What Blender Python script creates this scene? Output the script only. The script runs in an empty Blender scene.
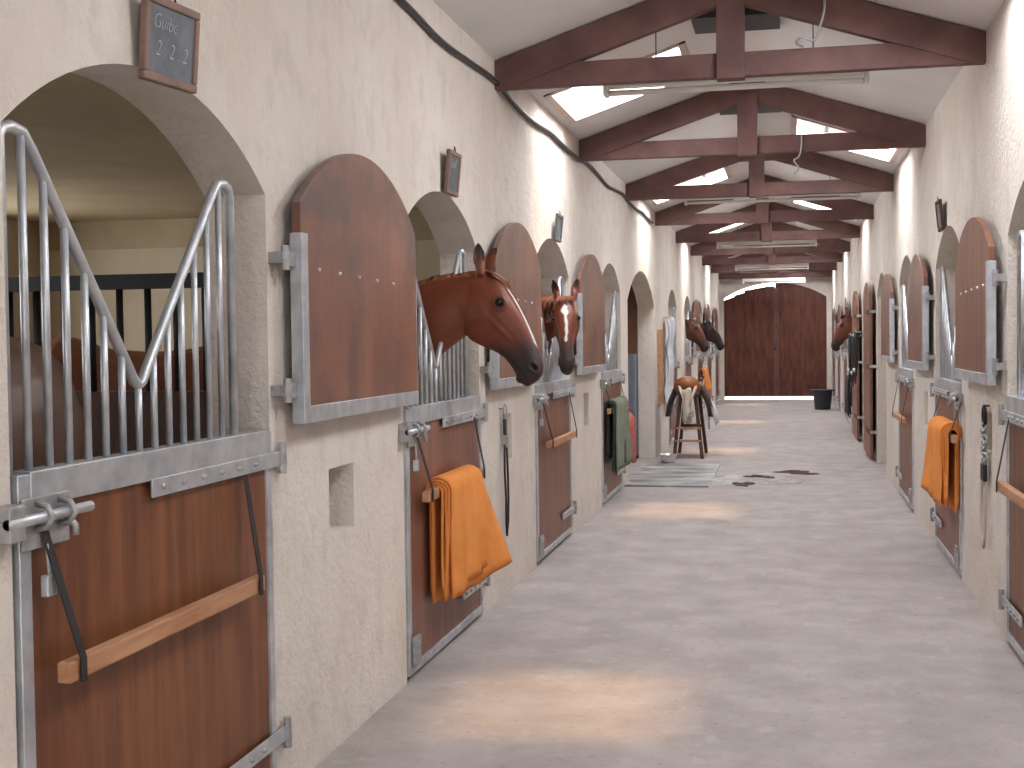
import bpy, bmesh, math, random
from mathutils import Vector, Matrix, noise
random.seed(7)
V = Vector
S = bpy.context.scene
C = S.collection
PI = math.pi
R = math.radians

# ------------------------------------------------------------------ camera, sky, sun, exposure
XL, XR = -1.867, 1.180            # inner faces of the two corridor walls
EYE = 1.7
YAW, PITCH, ROLL, FPX = 0.2126, 0.0330, -0.0125, 1280.0
cd = bpy.data.cameras.new('camera')
cam = bpy.data.objects.new('camera', cd); C.objects.link(cam)
fwd = V((-math.sin(YAW)*math.cos(PITCH), math.cos(YAW)*math.cos(PITCH), -math.sin(PITCH)))
rt = V((math.cos(YAW), math.sin(YAW), 0)); up = rt.cross(fwd)
r2 = math.cos(ROLL)*rt + math.sin(ROLL)*up; u2 = -math.sin(ROLL)*rt + math.cos(ROLL)*up
M3 = Matrix((r2, u2, -fwd)).transposed()
cam.matrix_world = Matrix.Translation((0, 0, EYE)) @ M3.to_4x4()
cd.sensor_fit = 'HORIZONTAL'; cd.sensor_width = 36.0; cd.lens = FPX/1024*36.0
cd.clip_start = 0.05; cd.clip_end = 300
S.camera = cam
S.view_settings.view_transform = 'Standard'
S.view_settings.look = 'None'
S.view_settings.gamma = 1.0
S.view_settings.use_curve_mapping = False
S.view_settings.exposure = 0.04
W = bpy.data.worlds.new('sky'); S.world = W; W.use_nodes = True
wn = W.node_tree.nodes; bg = wn['Background']
bg.inputs['Color'].default_value = (0.93, 0.96, 1.0, 1); bg.inputs['Strength'].default_value = 7.0
sun_d = bpy.data.lights.new('sun', 'SUN'); sun_d.energy = 3.4; sun_d.color = (1.0, 0.62, 0.30); sun_d.angle = R(5)
sun = bpy.data.objects.new('sun', sun_d); C.objects.link(sun)
sun.rotation_euler = V((-1.60, -0.90, -3.8)).to_track_quat('-Z', 'Y').to_euler()
def area(name, loc, look, sx, sy, power, col, portal=False):
    l = bpy.data.lights.new(name, 'AREA'); l.shape = 'RECTANGLE'; l.size = sx; l.size_y = sy; l.energy = power; l.color = col
    if portal: l.cycles.is_portal = True
    o = bpy.data.objects.new(name, l); C.objects.link(o); o.location = loc
    o.rotation_euler = V(look).to_track_quat('-Z', 'Y').to_euler()
    return o
Y0, Y1 = -3.0, 36.3               # the corridor's two ends
BAY, T0 = 3.453, 8.239            # truss spacing, first truss in view
EAVE, XM = 3.545, (XL+XR)/2
SL = math.tan(R(18.0))
SKY = []                          # skylights: (side, centre y); first two unseen, added to brighten the near end
for k in range(-3, 8):
    SKY.append((-1 if k % 2 == 0 and k > -2 else 1, T0 + k*BAY + 2.0))
for sd, yc in SKY:
    xc = XM + sd*0.93
    zc = EAVE + (1.5235 - 0.93)*SL
    area('skylight_daylight', (xc, yc, zc + 0.12), (-sd*math.sin(R(18)), 0, -math.cos(R(18))), 1.04, 1.2, 78.0 if yc > 5 else 42.0, (0.96, 0.98, 1.0))  # daylight lamp in each skylight, weaker in the two added unseen ones

# ------------------------------------------------------------------ materials
def mat(name, col, rough=0.6, metal=0.0, spec=0.5):
    m = bpy.data.materials.new(name); m.use_nodes = True
    b = m.node_tree.nodes['Principled BSDF']
    b.inputs['Base Color'].default_value = (*col, 1); b.inputs['Roughness'].default_value = rough
    b.inputs['Metallic'].default_value = metal; b.inputs['Specular IOR Level'].default_value = spec
    return m
def nz(m, scale, c0, c1, lo=0.35, hi=0.65, stretch=(1, 1, 1), detail=4, rough=0.6, bump=0.0, bscale=None, bdist=0.01, layers=()):
    """colour from noise in object space between c0 and c1, extra layers (scale, colour, lo, hi, stretch, strength), optional bump"""
    nt = m.node_tree; b = nt.nodes['Principled BSDF']
    tc = nt.nodes.new('ShaderNodeTexCoord')
    def N(sc, st, det=4):
        mp = nt.nodes.new('ShaderNodeMapping'); mp.inputs['Scale'].default_value = st
        nt.links.new(tc.outputs['Object'], mp.inputs['Vector'])
        n = nt.nodes.new('ShaderNodeTexNoise'); n.inputs['Scale'].default_value = sc; n.inputs['Detail'].default_value = det; n.inputs['Roughness'].default_value = rough
        nt.links.new(mp.outputs['Vector'], n.inputs['Vector']); return n
    def ramp(n, lo, hi, a, bb):
        r = nt.nodes.new('ShaderNodeValToRGB'); r.color_ramp.elements[0].position = lo; r.color_ramp.elements[1].position = hi
        r.color_ramp.elements[0].color = a; r.color_ramp.elements[1].color = bb
        nt.links.new(n.outputs['Fac'], r.inputs['Fac']); return r
    cur = ramp(N(scale, stretch, detail), lo, hi, (*c0, 1), (*c1, 1)).outputs['Color']
    for sc, col, l, h, st, k in layers:
        r = ramp(N(sc, st), l, h, (0, 0, 0, 1), (k, k, k, 1))
        mx = nt.nodes.new('ShaderNodeMix'); mx.data_type = 'RGBA'
        nt.links.new(r.outputs['Color'], mx.inputs[0]); nt.links.new(cur, mx.inputs[6]); mx.inputs[7].default_value = (*col, 1)
        cur = mx.outputs[2]
    nt.links.new(cur, b.inputs['Base Color'])
    if bump:
        n = N(bscale or scale*4, stretch, 5)
        bp = nt.nodes.new('ShaderNodeBump'); bp.inputs['Strength'].default_value = bump; bp.inputs['Distance'].default_value = bdist
        nt.links.new(n.outputs['Fac'], bp.inputs['Height']); nt.links.new(bp.outputs['Normal'], b.inputs['Normal'])
    return m
PLASTER = nz(mat('plaster', (.6, .5, .4), .9, 0, .15), 1.1, (.625, .56, .50), (.70, .645, .59), bump=.75, bscale=27, bdist=.015,
             layers=[(7, (.56, .50, .455), .50, .66, (1, 1, .7), .55), (2.6, (.56, .44, .30), .60, .80, (1, 1, .5), .55), (14, (.42, .33, .24), .70, .80, (1, 1, .6), .5)])
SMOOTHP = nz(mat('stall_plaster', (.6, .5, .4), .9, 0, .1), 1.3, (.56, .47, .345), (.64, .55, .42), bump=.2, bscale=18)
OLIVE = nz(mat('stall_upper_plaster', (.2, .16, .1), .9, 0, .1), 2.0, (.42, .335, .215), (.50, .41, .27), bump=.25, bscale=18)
CEIL = nz(mat('ceiling_board', (.7, .68, .66), .85, 0, .1), .9, (.70, .675, .67), (.77, .745, .74), bump=.05)
CONC = nz(mat('floor_concrete', (.4, .36, .33), .8, 0, .3), 2.6, (.315, .275, .26), (.395, .348, .335), bump=.35, bscale=30, bdist=.006,
          layers=[(7, (.52, .47, .45), .58, .78, (1, .8, 1), .5), (3.2, (.21, .175, .16), .62, .82, (1, .8, 1), .5), (26, (.20, .17, .155), .60, .70, (1, 1, 1), .55), (60, (.50, .46, .43), .62, .70, (1, 1, 1), .5)])
SLABM = nz(mat('wet_slab', (.5, .5, .5), .35, 0, .5), 2.0, (.36, .36, .36), (.50, .50, .50), layers=[(1.6, (.10, .10, .10), .42, .58, (1.0, 2.6, 1), .85)])
DAMP = nz(mat('damp_concrete', (.5, .5, .5), .3, 0, .5), 4.5, (.27, .25, .24), (.45, .43, .42), layers=[(7, (.15, .135, .125), .44, .56, (1.4, .8, 1), .8)])
WATER = mat('puddle_water', (.10, .085, .075), .08, 0, .5)
DOORW = nz(mat('varnished_door', (.2, .07, .03), .42, 0, .4), 2.2, (.115, .036, .015), (.225, .080, .030), stretch=(5, 5, .5), detail=6, bump=.03,
           layers=[(9, (.085, .026, .012), .55, .75, (6, 6, .25), .6), (2.0, (.07, .028, .02), .56, .74, (1, 1, 1), .55)])
SHUTW = nz(mat('weathered_shutter', (.2, .09, .05), .38, 0, .5), 1.8, (.18, .078, .054), (.27, .12, .078), stretch=(3, 3, .7), detail=6, bump=.03,
           layers=[(1.7, (.095, .062, .055), .47, .64, (1, 1, 1.4), .85), (5, (.36, .17, .10), .62, .80, (1, 1, .6), .4)])
DOORD = nz(mat('brown_door', (.2, .09, .06), .45, 0, .4), 2.2, (.165, .070, .045), (.245, .108, .070), stretch=(5, 5, .5), detail=6, bump=.03,
           layers=[(1.6, (.105, .060, .050), .52, .70, (1, 1, .8), .7)])
GATEW = nz(mat('gate_board', (.1, .03, .02), .6, 0, .3), 3.0, (.075, .025, .018), (.15, .052, .032), stretch=(3, 3, .6), detail=6, bump=.05,
           layers=[(1.4, (.19, .062, .02), .6, .8, (1, 1, 1), .5)])
TRUSSW = nz(mat('stained_beam', (.1, .03, .02), .6, 0, .3), 3.0, (.105, .052, .047), (.170, .088, .078), stretch=(1, 1, 1), bump=.05)
BARW = nz(mat('worn_wood_bar', (.4, .2, .1), .6, 0, .3), 6.0, (.36, .17, .085), (.50, .27, .155), stretch=(4, .5, 4))
DARKW = nz(mat('dark_wood', (.05, .02, .015), .6), 5, (.045, .018, .013), (.09, .038, .025), stretch=(4, 4, .6))
GALV = nz(mat('galvanised_steel', (.5, .5, .5), .42, .65, .5), 9, (.42, .44, .47), (.60, .62, .65), bump=.05)
GALVD = nz(mat('weathered_steel', (.3, .3, .3), .55, .6, .5), 22, (.30, .30, .30), (.46, .46, .46), bump=.15)
BLACKM = mat('black_steel', (.028, .03, .035), .5, .3)
STRAP = mat('black_strap', (.016, .014, .014), .7)
ORANGE = nz(mat('orange_fleece', (.8, .3, .03), .95, 0, .1), 5, (.64, .225, .055), (.74, .285, .08), bump=.25, bscale=120, bdist=.004)
GREEN = nz(mat('dark_green_wool', (.05, .06, .05), .95, 0, .1), 4, (.040, .052, .045), (.075, .090, .070), bump=.2, bscale=110, bdist=.004)
GREENL = nz(mat('grey_green_wool', (.2, .23, .17), .95, 0, .1), 4, (.15, .175, .13), (.22, .24, .18), bump=.2, bscale=110, bdist=.004)
BLACKC = mat('black_cloth', (.012, .013, .016), .9)
SLATE = nz(mat('slate', (.09, .1, .12), .6), 9, (.085, .10, .12), (.15, .165, .185), layers=[(5, (.24, .25, .27), .6, .8, (1, 1, 1), .4)])
CHALK = mat('chalk', (.48, .49, .50), .95)
FRAMEW = nz(mat('board_frame', (.2, .1, .07), .6), 9, (.17, .10, .08), (.25, .15, .115))
CABLE = mat('black_cable', (.03, .03, .033), .5)
WHITEP = mat('white_enamel', (.80, .78, .74), .45)
TUBEM = mat('fluorescent_glass', (.80, .80, .76), .25)
LEATH = nz(mat('brown_leather', (.3, .1, .03), .4), 8, (.30, .105, .035), (.40, .15, .06))
LEATHD = mat('dark_leather', (.045, .025, .02), .45)
FLEECE = nz(mat('cream_girth', (.55, .47, .38), .9), 8, (.50, .42, .34), (.62, .55, .46))
PADM = nz(mat('pale_blue_pad', (.6, .65, .72), .9), 7, (.56, .60, .70), (.68, .66, .72))
STEEL = mat('steel_bowl', (.62, .63, .65), .3, .8)
BLUEG = nz(mat('blue_grey_paint', (.13, .17, .22), .6), 3, (.12, .155, .20), (.17, .21, .26))
REDM = nz(mat('faded_red_sack', (.5, .1, .08), .7), 6, (.40, .07, .06), (.52, .14, .12))
PLASTIC = mat('dark_tub_plastic', (.035, .042, .055), .5)
SHEET = nz(mat('pale_sheet', (.55, .58, .65), .4), 5, (.46, .48, .55), (.68, .70, .76))
ROPE = mat('pale_rope', (.50, .42, .37), .9)
HOOF = mat('hoof', (.06, .045, .035), .6)
EYEM = mat('horse_eye', (.010, .006, .004), .22, 0, .4)
GLASS = bpy.data.materials.new('skylight_glass'); GLASS.use_nodes = True
_n = GLASS.node_tree.nodes; _n.clear()
_o = _n.new('ShaderNodeOutputMaterial'); _t = _n.new('ShaderNodeBsdfTransparent'); _g = _n.new('ShaderNodeBsdfGlossy'); _m = _n.new('ShaderNodeMixShader')
_t.inputs['Color'].default_value = (.93, .94, .95, 1); _g.inputs['Roughness'].default_value = .05; _m.inputs[0].default_value = .05
GLASS.node_tree.links.new(_t.outputs[0], _m.inputs[1]); GLASS.node_tree.links.new(_g.outputs[0], _m.inputs[2]); GLASS.node_tree.links.new(_m.outputs[0], _o.inputs[0])

def hair_mat(name, col):
    return nz(mat(name, col, .6, 0, .3), 30, tuple(c*.7 for c in col), tuple(c*1.25 for c in col))
def coat_mat(name):
    m = mat(name, (.2, .06, .03), .42, 0, .35); nt = m.node_tree; b = nt.nodes['Principled BSDF']
    a = nt.nodes.new('ShaderNodeAttribute'); a.attribute_name = 'coat'
    tc = nt.nodes.new('ShaderNodeTexCoord'); n = nt.nodes.new('ShaderNodeTexNoise'); n.inputs['Scale'].default_value = 11
    nt.links.new(tc.outputs['Object'], n.inputs['Vector'])
    mr = nt.nodes.new('ShaderNodeMapRange'); mr.inputs['To Min'].default_value = .8; mr.inputs['To Max'].default_value = 1.2
    nt.links.new(n.outputs['Fac'], mr.inputs['Value'])
    vm = nt.nodes.new('ShaderNodeVectorMath'); vm.operation = 'SCALE'
    nt.links.new(a.outputs['Color'], vm.inputs[0]); nt.links.new(mr.outputs['Result'], vm.inputs['Scale'])
    nt.links.new(vm.outputs[0], b.inputs['Base Color'])
    n2 = nt.nodes.new('ShaderNodeTexNoise'); n2.inputs['Scale'].default_value = 160
    nt.links.new(tc.outputs['Object'], n2.inputs['Vector'])
    bp = nt.nodes.new('ShaderNodeBump'); bp.inputs['Strength'].default_value = .12; bp.inputs['Distance'].default_value = .004
    nt.links.new(n2.outputs['Fac'], bp.inputs['Height']); nt.links.new(bp.outputs['Normal'], b.inputs['Normal'])
    return m
STRAWM = nz(mat('straw', (.6, .45, .2), .9, 0, .1), 30, (.50, .38, .19), (.70, .56, .32), stretch=(1, 4, 1), bump=.6, bscale=40)  # pale, for the added bedding that bounces light in the stalls
COAT = coat_mat('horse_coat')

# ------------------------------------------------------------------ builders
class MB:
    def __init__(s, f=None): s.v = []; s.f = []; s.m = f or (lambda a, b, c: V((a, b, c))); s.smooth = False
    def add(s, vs, fs, raw=False):
        o = len(s.v); s.v += [V(p) if raw else s.m(*p) for p in vs]; s.f += [[i+o for i in q] for q in fs]
    def box(s, a0, a1, b0, b1, c0, c1):
        s.add([(x, y, z) for x in (a0, a1) for y in (b0, b1) for z in (c0, c1)],
              [(0, 1, 3, 2), (4, 6, 7, 5), (0, 4, 5, 1), (2, 3, 7, 6), (0, 2, 6, 4), (1, 5, 7, 3)])
    def prism(s, poly, n0, n1):      # poly in (u, z), extruded along n
        k = len(poly)
        vs = [(u, n0, z) for u, z in poly] + [(u, n1, z) for u, z in poly]
        s.add(vs, [list(range(k)), list(range(2*k-1, k-1, -1))] + [[i, (i+1) % k, k+(i+1) % k, k+i] for i in range(k)])
    def tube(s, pts, r, n=8, raw=False, closed=False):
        P = [V(p) if raw else s.m(*p) for p in pts]; rings = []; k = len(P)
        rs = r if isinstance(r, (list, tuple)) else [r]*k
        ref = None
        for i in range(k):
            if closed: t = (P[(i+1) % k] - P[i-1]).normalized()
            else: t = (P[min(i+1, k-1)] - P[max(i-1, 0)]).normalized()
            if ref is None:
                ref = V((0, 0, 1)) if abs(t.z) < .9 else V((1, 0, 0))
            a = (ref - t*ref.dot(t)).normalized(); ref = a; b = t.cross(a)
            rings.append([P[i] + rs[i]*(math.cos(2*PI*j/n)*a + math.sin(2*PI*j/n)*b) for j in range(n)])
        s.loft(rings, not closed, closed)
    def loft(s, rings, cap=True, closed=False):
        n = len(rings[0]); o = len(s.v)
        for q in rings: s.v += [V(p) for p in q]
        k = len(rings)
        for i in range(k if closed else k-1):
            i2 = (i+1) % k
            for j in range(n):
                s.f.append([o+i*n+j, o+i*n+(j+1) % n, o+i2*n+(j+1) % n, o+i2*n+j])
        if cap:
            s.f.append([o+j for j in range(n)][::-1]); s.f.append([o+(k-1)*n+j for j in range(n)])
    def sphere(s, c, r, raw=False, n=10, sc=(1, 1, 1)):
        c = V(c) if raw else s.m(*c); rings = []
        for i in range(1, n):
            t = PI*i/n
            rings.append([c + V((sc[0]*r*math.sin(t)*math.cos(2*PI*j/12), sc[1]*r*math.sin(t)*math.sin(2*PI*j/12), sc[2]*r*math.cos(t))) for j in range(12)])
        s.loft(rings)
    def lathe(s, c, prof, n=24):     # profile (r, z) around vertical axis at c
        rings = [[V((c[0]+r*math.cos(2*PI*j/n), c[1]+r*math.sin(2*PI*j/n), c[2]+z)) for j in range(n)] for r, z in prof]
        s.loft(rings, True)
    def build(s, name, m, parent=None, smooth=False, bevel=0.0, sub=0, solid=0.0):
        me = bpy.data.meshes.new(name); me.from_pydata([tuple(p) for p in s.v], [], s.f); me.update()
        bm = bmesh.new(); bm.from_mesh(me); bmesh.ops.recalc_face_normals(bm, faces=bm.faces[:]); bm.to_mesh(me); bm.free()
        for ml in (m if isinstance(m, (list, tuple)) else [m]): me.materials.append(ml)
        o = bpy.data.objects.new(name, me); C.objects.link(o)
        if smooth:
            for p in me.polygons: p.use_smooth = True
        if solid: q = o.modifiers.new('thick', 'SOLIDIFY'); q.thickness = solid; q.offset = 0
        if bevel: q = o.modifiers.new('edge', 'BEVEL'); q.width = bevel; q.segments = 2; q.limit_method = 'ANGLE'
        if sub: q = o.modifiers.new('sub', 'SUBSURF'); q.levels = sub; q.render_levels = sub
        if parent is not None:
            o.parent = parent; o.matrix_parent_inverse = pinv(parent)
        return o
def pinv(p):
    mw = Matrix.Translation(p.location)
    q = p.parent
    while q is not None: q = q.parent
    return mw.inverted() if p.parent is None else Matrix.Identity(4)
def tag(o, label, cat, group=None):
    o['label'] = label; o['category'] = cat; o['kind'] = 'thing'
    if group: o['group'] = group
    return o
def thing(name, loc, label, cat, group=None):
    o = bpy.data.objects.new(name, None); C.objects.link(o); o.location = loc; o.empty_display_size = .1
    return tag(o, label, cat, group)
def struct(o): o['kind'] = 'structure'; return o
def cut(o, boxes):                   # open holes in a wall or roof
    bm = MB(); bm2 = bm
    c = bpy.data.objects.new('cutter', None)
    me = bpy.data.meshes.new('c'); me.from_pydata([tuple(p) for p in boxes.v], [], boxes.f)
    b = bmesh.new(); b.from_mesh(me); bmesh.ops.recalc_face_normals(b, faces=b.faces[:]); b.to_mesh(me); b.free()
    co = bpy.data.objects.new('cutter', me); C.objects.link(co)
    q = o.modifiers.new('holes', 'BOOLEAN'); q.operation = 'DIFFERENCE'; q.object = co; q.solver = 'EXACT'
    dg = bpy.context.evaluated_depsgraph_get()
    nm = bpy.data.meshes.new_from_object(o.evaluated_get(dg))
    o.modifiers.clear(); o.data = nm
    bpy.data.objects.remove(co); bpy.data.objects.remove(c)
def arch(u0, u1, z0, spring, rise, n=20):
    h = (u1-u0)/2; rad = (h*h+rise*rise)/(2*rise); cz = spring+rise-rad; a = math.asin(h/rad); um = (u0+u1)/2
    return [(u0, z0), (u1, z0)] + [(um+rad*math.sin(a-2*a*i/n), cz+rad*math.cos(a-2*a*i/n)) for i in range(n+1)]

# ------------------------------------------------------------------ the setting
TH = .24
def FL(u, n, z): return V((XL+n, u, z))
def FR(u, n, z): return V((XR-n, u, z))
SIDES = {-1: FL, 1: FR}
LD = [2.80, 6.08, 9.45, 12.95, 20.50, 23.75, 27.20, 30.60, 33.95]      # near edges of the left stable doors
RD = [5.84, 9.35, 12.85, 23.35, 26.85, 30.30, 33.70]                   # and of the right ones
DW = 1.58
RISE, SPRING = .28, 2.25
floor = MB(); floor.box(-6.2, 5.6, -9, 60, -.2, 0); struct(floor.build('floor', CONC))
for sd, nm in ((-1, 'wall_left'), (1, 'wall_right')):
    f = SIDES[sd]
    w = MB(f); w.box(Y0, Y1, -TH, 0, -.1, EAVE+.1); o = struct(w.build(nm, PLASTER))
    c = MB(f)
    for y in (LD if sd < 0 else RD): c.prism(arch(y, y+DW+.03, -.15 if False else -.02, SPRING, RISE), -TH-.1, .1)
    if sd < 0: c.prism(arch(15.22, 18.35, -.02, 2.18, .42), -TH-.1, .1)
    else:
        c.prism(arch(16.35, 17.95, -.02, SPRING, RISE), -TH-.1, .1); c.prism(arch(19.85, 21.35, -.02, SPRING, RISE), -TH-.1, .1)
    for y0, y1, z0, z1 in ([(5.02, 5.33, .90, 1.18), (8.33, 8.62, .90, 1.21), (11.80, 12.10, .90, 1.21)] if sd < 0 else
                           [(8.00, 8.30, 1.00, 1.24), (11.55, 11.85, .92, 1.22)]):
        c.box(y0, y1, -.13, .1, z0, z1)
    cut(o, c)
# stalls behind the two walls
PL = [.45, 5.22, 8.62, 12.10, 15.05, 18.55, 22.7, 26.0, 29.4, 32.8, 36.2]
PR = [4.3, 8.4, 12.0, 15.3, 18.9, 22.4, 25.8, 29.3, 32.7, 36.2]
for sd, parts, nm in ((-1, PL, 'left'), (1, PR, 'right')):
    f = SIDES[sd]
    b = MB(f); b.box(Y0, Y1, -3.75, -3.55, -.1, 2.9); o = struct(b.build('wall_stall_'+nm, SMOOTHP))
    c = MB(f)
    for a, z in zip(parts, parts[1:]): c.box((a+z)/2-.75, (a+z)/2+.75, -3.9, -3.4, 1.5, 2.45)  # unseen openings added in the stall backs to let daylight in
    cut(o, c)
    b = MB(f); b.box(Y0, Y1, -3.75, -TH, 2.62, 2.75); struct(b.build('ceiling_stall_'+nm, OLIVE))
    for i, y in enumerate(parts):
        solid = not (sd < 0 and i in (1,))
        b = MB(f)
        b.box(y-.06, y+.06, -3.56, -TH+.005, -.02, 2.41 if solid else 1.50)
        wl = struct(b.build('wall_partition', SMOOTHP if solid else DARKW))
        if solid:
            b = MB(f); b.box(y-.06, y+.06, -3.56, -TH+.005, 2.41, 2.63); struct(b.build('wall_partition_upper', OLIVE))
    for a, z in zip(parts, parts[1:]):
        b = MB(f); b.box(a+.065, z-.065, -3.54, -TH-.01, -.01, .06); struct(b.build('floor_straw_bounce', STRAWM))  # straw added to bounce warm light up into the stalls
# bars between the first two stalls
pb = thing('stall_divider', (-4, 5.22, 1.5), 'black barred divider on the dark boarding inside the nearest stall', 'stall divider')
b = MB(FL); b.box(5.19, 5.25, -3.5, -.26, 1.955, 2.02); b.build('top_rail', BLACKM, pb)
for i in range(24):
    b = MB(FL); x = -.36 - i*.137
    b.tube([(5.22, x, 1.49), (5.22, x, 1.96)], .016, 8); b.build('bar', BLACKM, pb, smooth=True)
# ceiling: two slopes of white board with the skylight holes and a dark hatch at the ridge of every bay
b = MB(); ov = .45
zr = EAVE + 1.5235*SL
for sd in (-1, 1):
    xe = XM + sd*(1.5235+ov); ze = EAVE - ov*SL
    b.add([(xe, Y0, ze), (XM, Y0, zr), (XM, Y1+.5, zr), (xe, Y1+.5, ze), (xe, Y0, ze+.2), (XM, Y0, zr+.2), (XM, Y1+.5, zr+.2), (xe, Y1+.5, ze+.2)],
          [(0, 1, 2, 3), (7, 6, 5, 4), (0, 4, 5, 1), (1, 5, 6, 2), (2, 6, 7, 3), (3, 7, 4, 0)])
b2 = MB()
xa, za = XM-1.5235-ov, EAVE-ov*SL; xb = XM+1.5235+ov
b2.m = lambda u, n, z: V((u, n, z))
b2.prism([(xa, za), (XM, zr), (xb, za), (xb, za+.2), (XM, zr+.2), (xa, za+.2)], Y0, Y1+.5)
roof = struct(b2.build('ceiling', CEIL))
c = MB()
def slope(x): return EAVE + (1.5235-abs(x-XM))*SL
for sd, yc in SKY:
    x0, x1 = XM+sd*.39, XM+sd*1.46
    c.add([(x, y, z) for x in (min(x0, x1), max(x0, x1)) for y in (yc-.62, yc+.62) for z in (3.2, 4.6)],
          [(0, 1, 3, 2), (4, 6, 7, 5), (0, 4, 5, 1), (2, 3, 7, 6), (0, 2, 6, 4), (1, 5, 7, 3)])
cut(roof, c)
for i, (sd, yc) in enumerate(SKY):  # includes the two unseen skylights added for light
    x0, x1 = XM+sd*.39, XM+sd*1.46
    def fs(a, y, h, x0=x0, x1=x1): x = x0+(x1-x0)*a; return V((x, y, slope(x)+h))
    b = MB(fs)
    w_ = .05
    b.box(0, 1, yc-.62, yc-.62+w_, -.015, .21); b.box(0, 1, yc+.62-w_, yc+.62, -.015, .21)
    b.box(0, w_, yc-.62, yc+.62, -.015, .21); b.box(1-w_, 1, yc-.62, yc+.62, -.015, .21)
    fr = struct(b.build('window_%d' % (i+1), nz(mat('skylight_lining', (.6, .5, .45), .7), 3, (.56, .44, .40), (.64, .52, .47)) if i == 0 else bpy.data.materials['skylight_lining']))
    b = MB(fs); b.box(.33, .36, yc-.62, yc+.62, .12, .17); b.build('window_bar', BLACKM, fr)
    b = MB(fs); b.box(.03, .97, yc-.6, yc+.6, .185, .195); b.build('window_pane', GLASS, fr)
# end wall with its arched gateway
fe = lambda u, n, z: V((u, Y1+n, z))
b = MB(fe); b.prism([(XL-.3, -.1), (XR+.3, -.1), (XR+.3, EAVE), (XM, zr+.1), (XL-.3, EAVE)], 0, .3); o = struct(b.build('wall_end', PLASTER))
c = MB(fe); c.prism(arch(-1.745, 1.045, -.02, 2.84, .41), -.1, .4); cut(o, c)

fb = lambda u, n, z: V((u, Y0-n, z))
b = MB(fb); b.prism([(XL-.3, -.1), (XR+.3, -.1), (XR+.3, EAVE), (XM, zr+.1), (XL-.3, EAVE)], 0, .3); o = struct(b.build('wall_back_blocker', PLASTER))  # unseen wall added behind the camera to hold back light from that end
c = MB(fb); c.prism(arch(XM-.95, XM+.95, -.02, 2.2, .3), -.1, .4); cut(o, c)

# ------------------------------------------------------------------ roof trusses, hatches, lamps, cables
TWORD = ['first roof truss overhead, nearest the viewer, with a long pale lamp under it', 'second roof truss along, clear of any lamp, bright skylight showing over its right half',
         'third roof truss along, long pale lamp just behind its lower edge', 'fourth roof truss along, dark against the white ceiling', 'fifth roof truss along, reddish beam with lamp behind it',
         'sixth roof truss along, half hidden by the fifth', 'seventh roof truss along, with a lamp just behind it', 'eighth roof truss along, second from the far gate', 'last roof truss, close in front of the gate wall']
for i in range(9):
    y = T0+i*BAY
    t = thing('roof_truss', (XM, y, 3.353), TWORD[i], 'roof truss', 'dark timber roof trusses')
    for sd in (-1, 1):
        b = MB(lambda u, n, z: V((u, n, z)))
        xe = XL-.06 if sd < 0 else XR+.06
        d = .210
        xc_ = XM+sd*(1.5235 - (d-(EAVE-.008-3.353))/SL)
        b.prism([(xe, slope(xe)-.008), (XM, zr-.008), (XM, zr-.008-d), (xc_, 3.354), (xe, 3.354)], y-.012, y+.06)
        b.build('rafter', TRUSSW, t, bevel=.004)
    b = MB(lambda u, n, z: V((u, n, z))); b.box(XL-.06, XR+.06, y, y+.075, 3.353, 3.505); b.build('tie_beam', TRUSSW, t, bevel=.005)
    b = MB(lambda u, n, z: V((u, n, z))); b.box(XM-.088, XM+.088, y-.035, y+.07, 3.335, zr-.15); b.build('king_post', TRUSSW, t, bevel=.005)
    b = MB(lambda u, n, z: V((u, n, z)))
    if i < 8:
        yy = y+.74; h = MB(lambda u, n, z: V((u, n, z)))
        h.prism([(XM-.30, slope(XM-.30)-.03), (XM+.30, slope(XM+.30)-.03), (XM+.30, slope(XM+.30)-.002), (XM, zr-.002), (XM-.30, slope(XM-.30)-.002)], yy, yy+.46)
        tag(h.build('ridge_hatch', BLACKM), 'dark brown hatch let into the white ridge behind %s truss' % ['the first', 'the second', 'the third', 'the fourth', 'the fifth', 'the sixth', 'the seventh', 'the eighth'][i], 'hatch', 'dark ridge hatches')
LAMPS = [(8.62, -1.20, .52, 3.395, 'long pale fluorescent batten under the nearest truss'), (15.48, -1.20, .84, 3.365, 'long pale fluorescent batten behind the third truss'),
         (22.4, -1.19, .49, 3.31, 'small pale fluorescent batten behind the fifth truss'), (29.2, -1.15, .46, 3.28, 'small pale fluorescent batten behind the seventh truss'), (35.3, -1.19, .46, 3.24, 'small pale fluorescent batten just above the far gate')]
for y, x0, x1, z, lb in LAMPS:
    t = thing('fluorescent_lamp', ((x0+x1)/2, y, z), lb, 'lamp', 'fluorescent battens')
    b = MB(); b.box(x0, x1, y-.05, y+.05, z+.0, z+.085); b.box(x0, x0+.03, y-.055, y+.055, z-.055, z+.02); b.box(x1-.03, x1, y-.055, y+.055, z-.055, z+.02); b.build('housing', WHITEP, t, bevel=.004)
    for dy in (-.03, .03):
        b = MB(); b.tube([(x0+.02, y+dy, z-.035), (x1-.02, y+dy, z-.035)], .014, 10); b.build('tube', TUBEM, t, smooth=True)
    for x in (x0+.35, x1-.35):
        b = MB(); b.tube([(x, y, z+.05), (x, y, slope(x)+.01)], .004, 6); b.build('hanger', CABLE, t)
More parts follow.
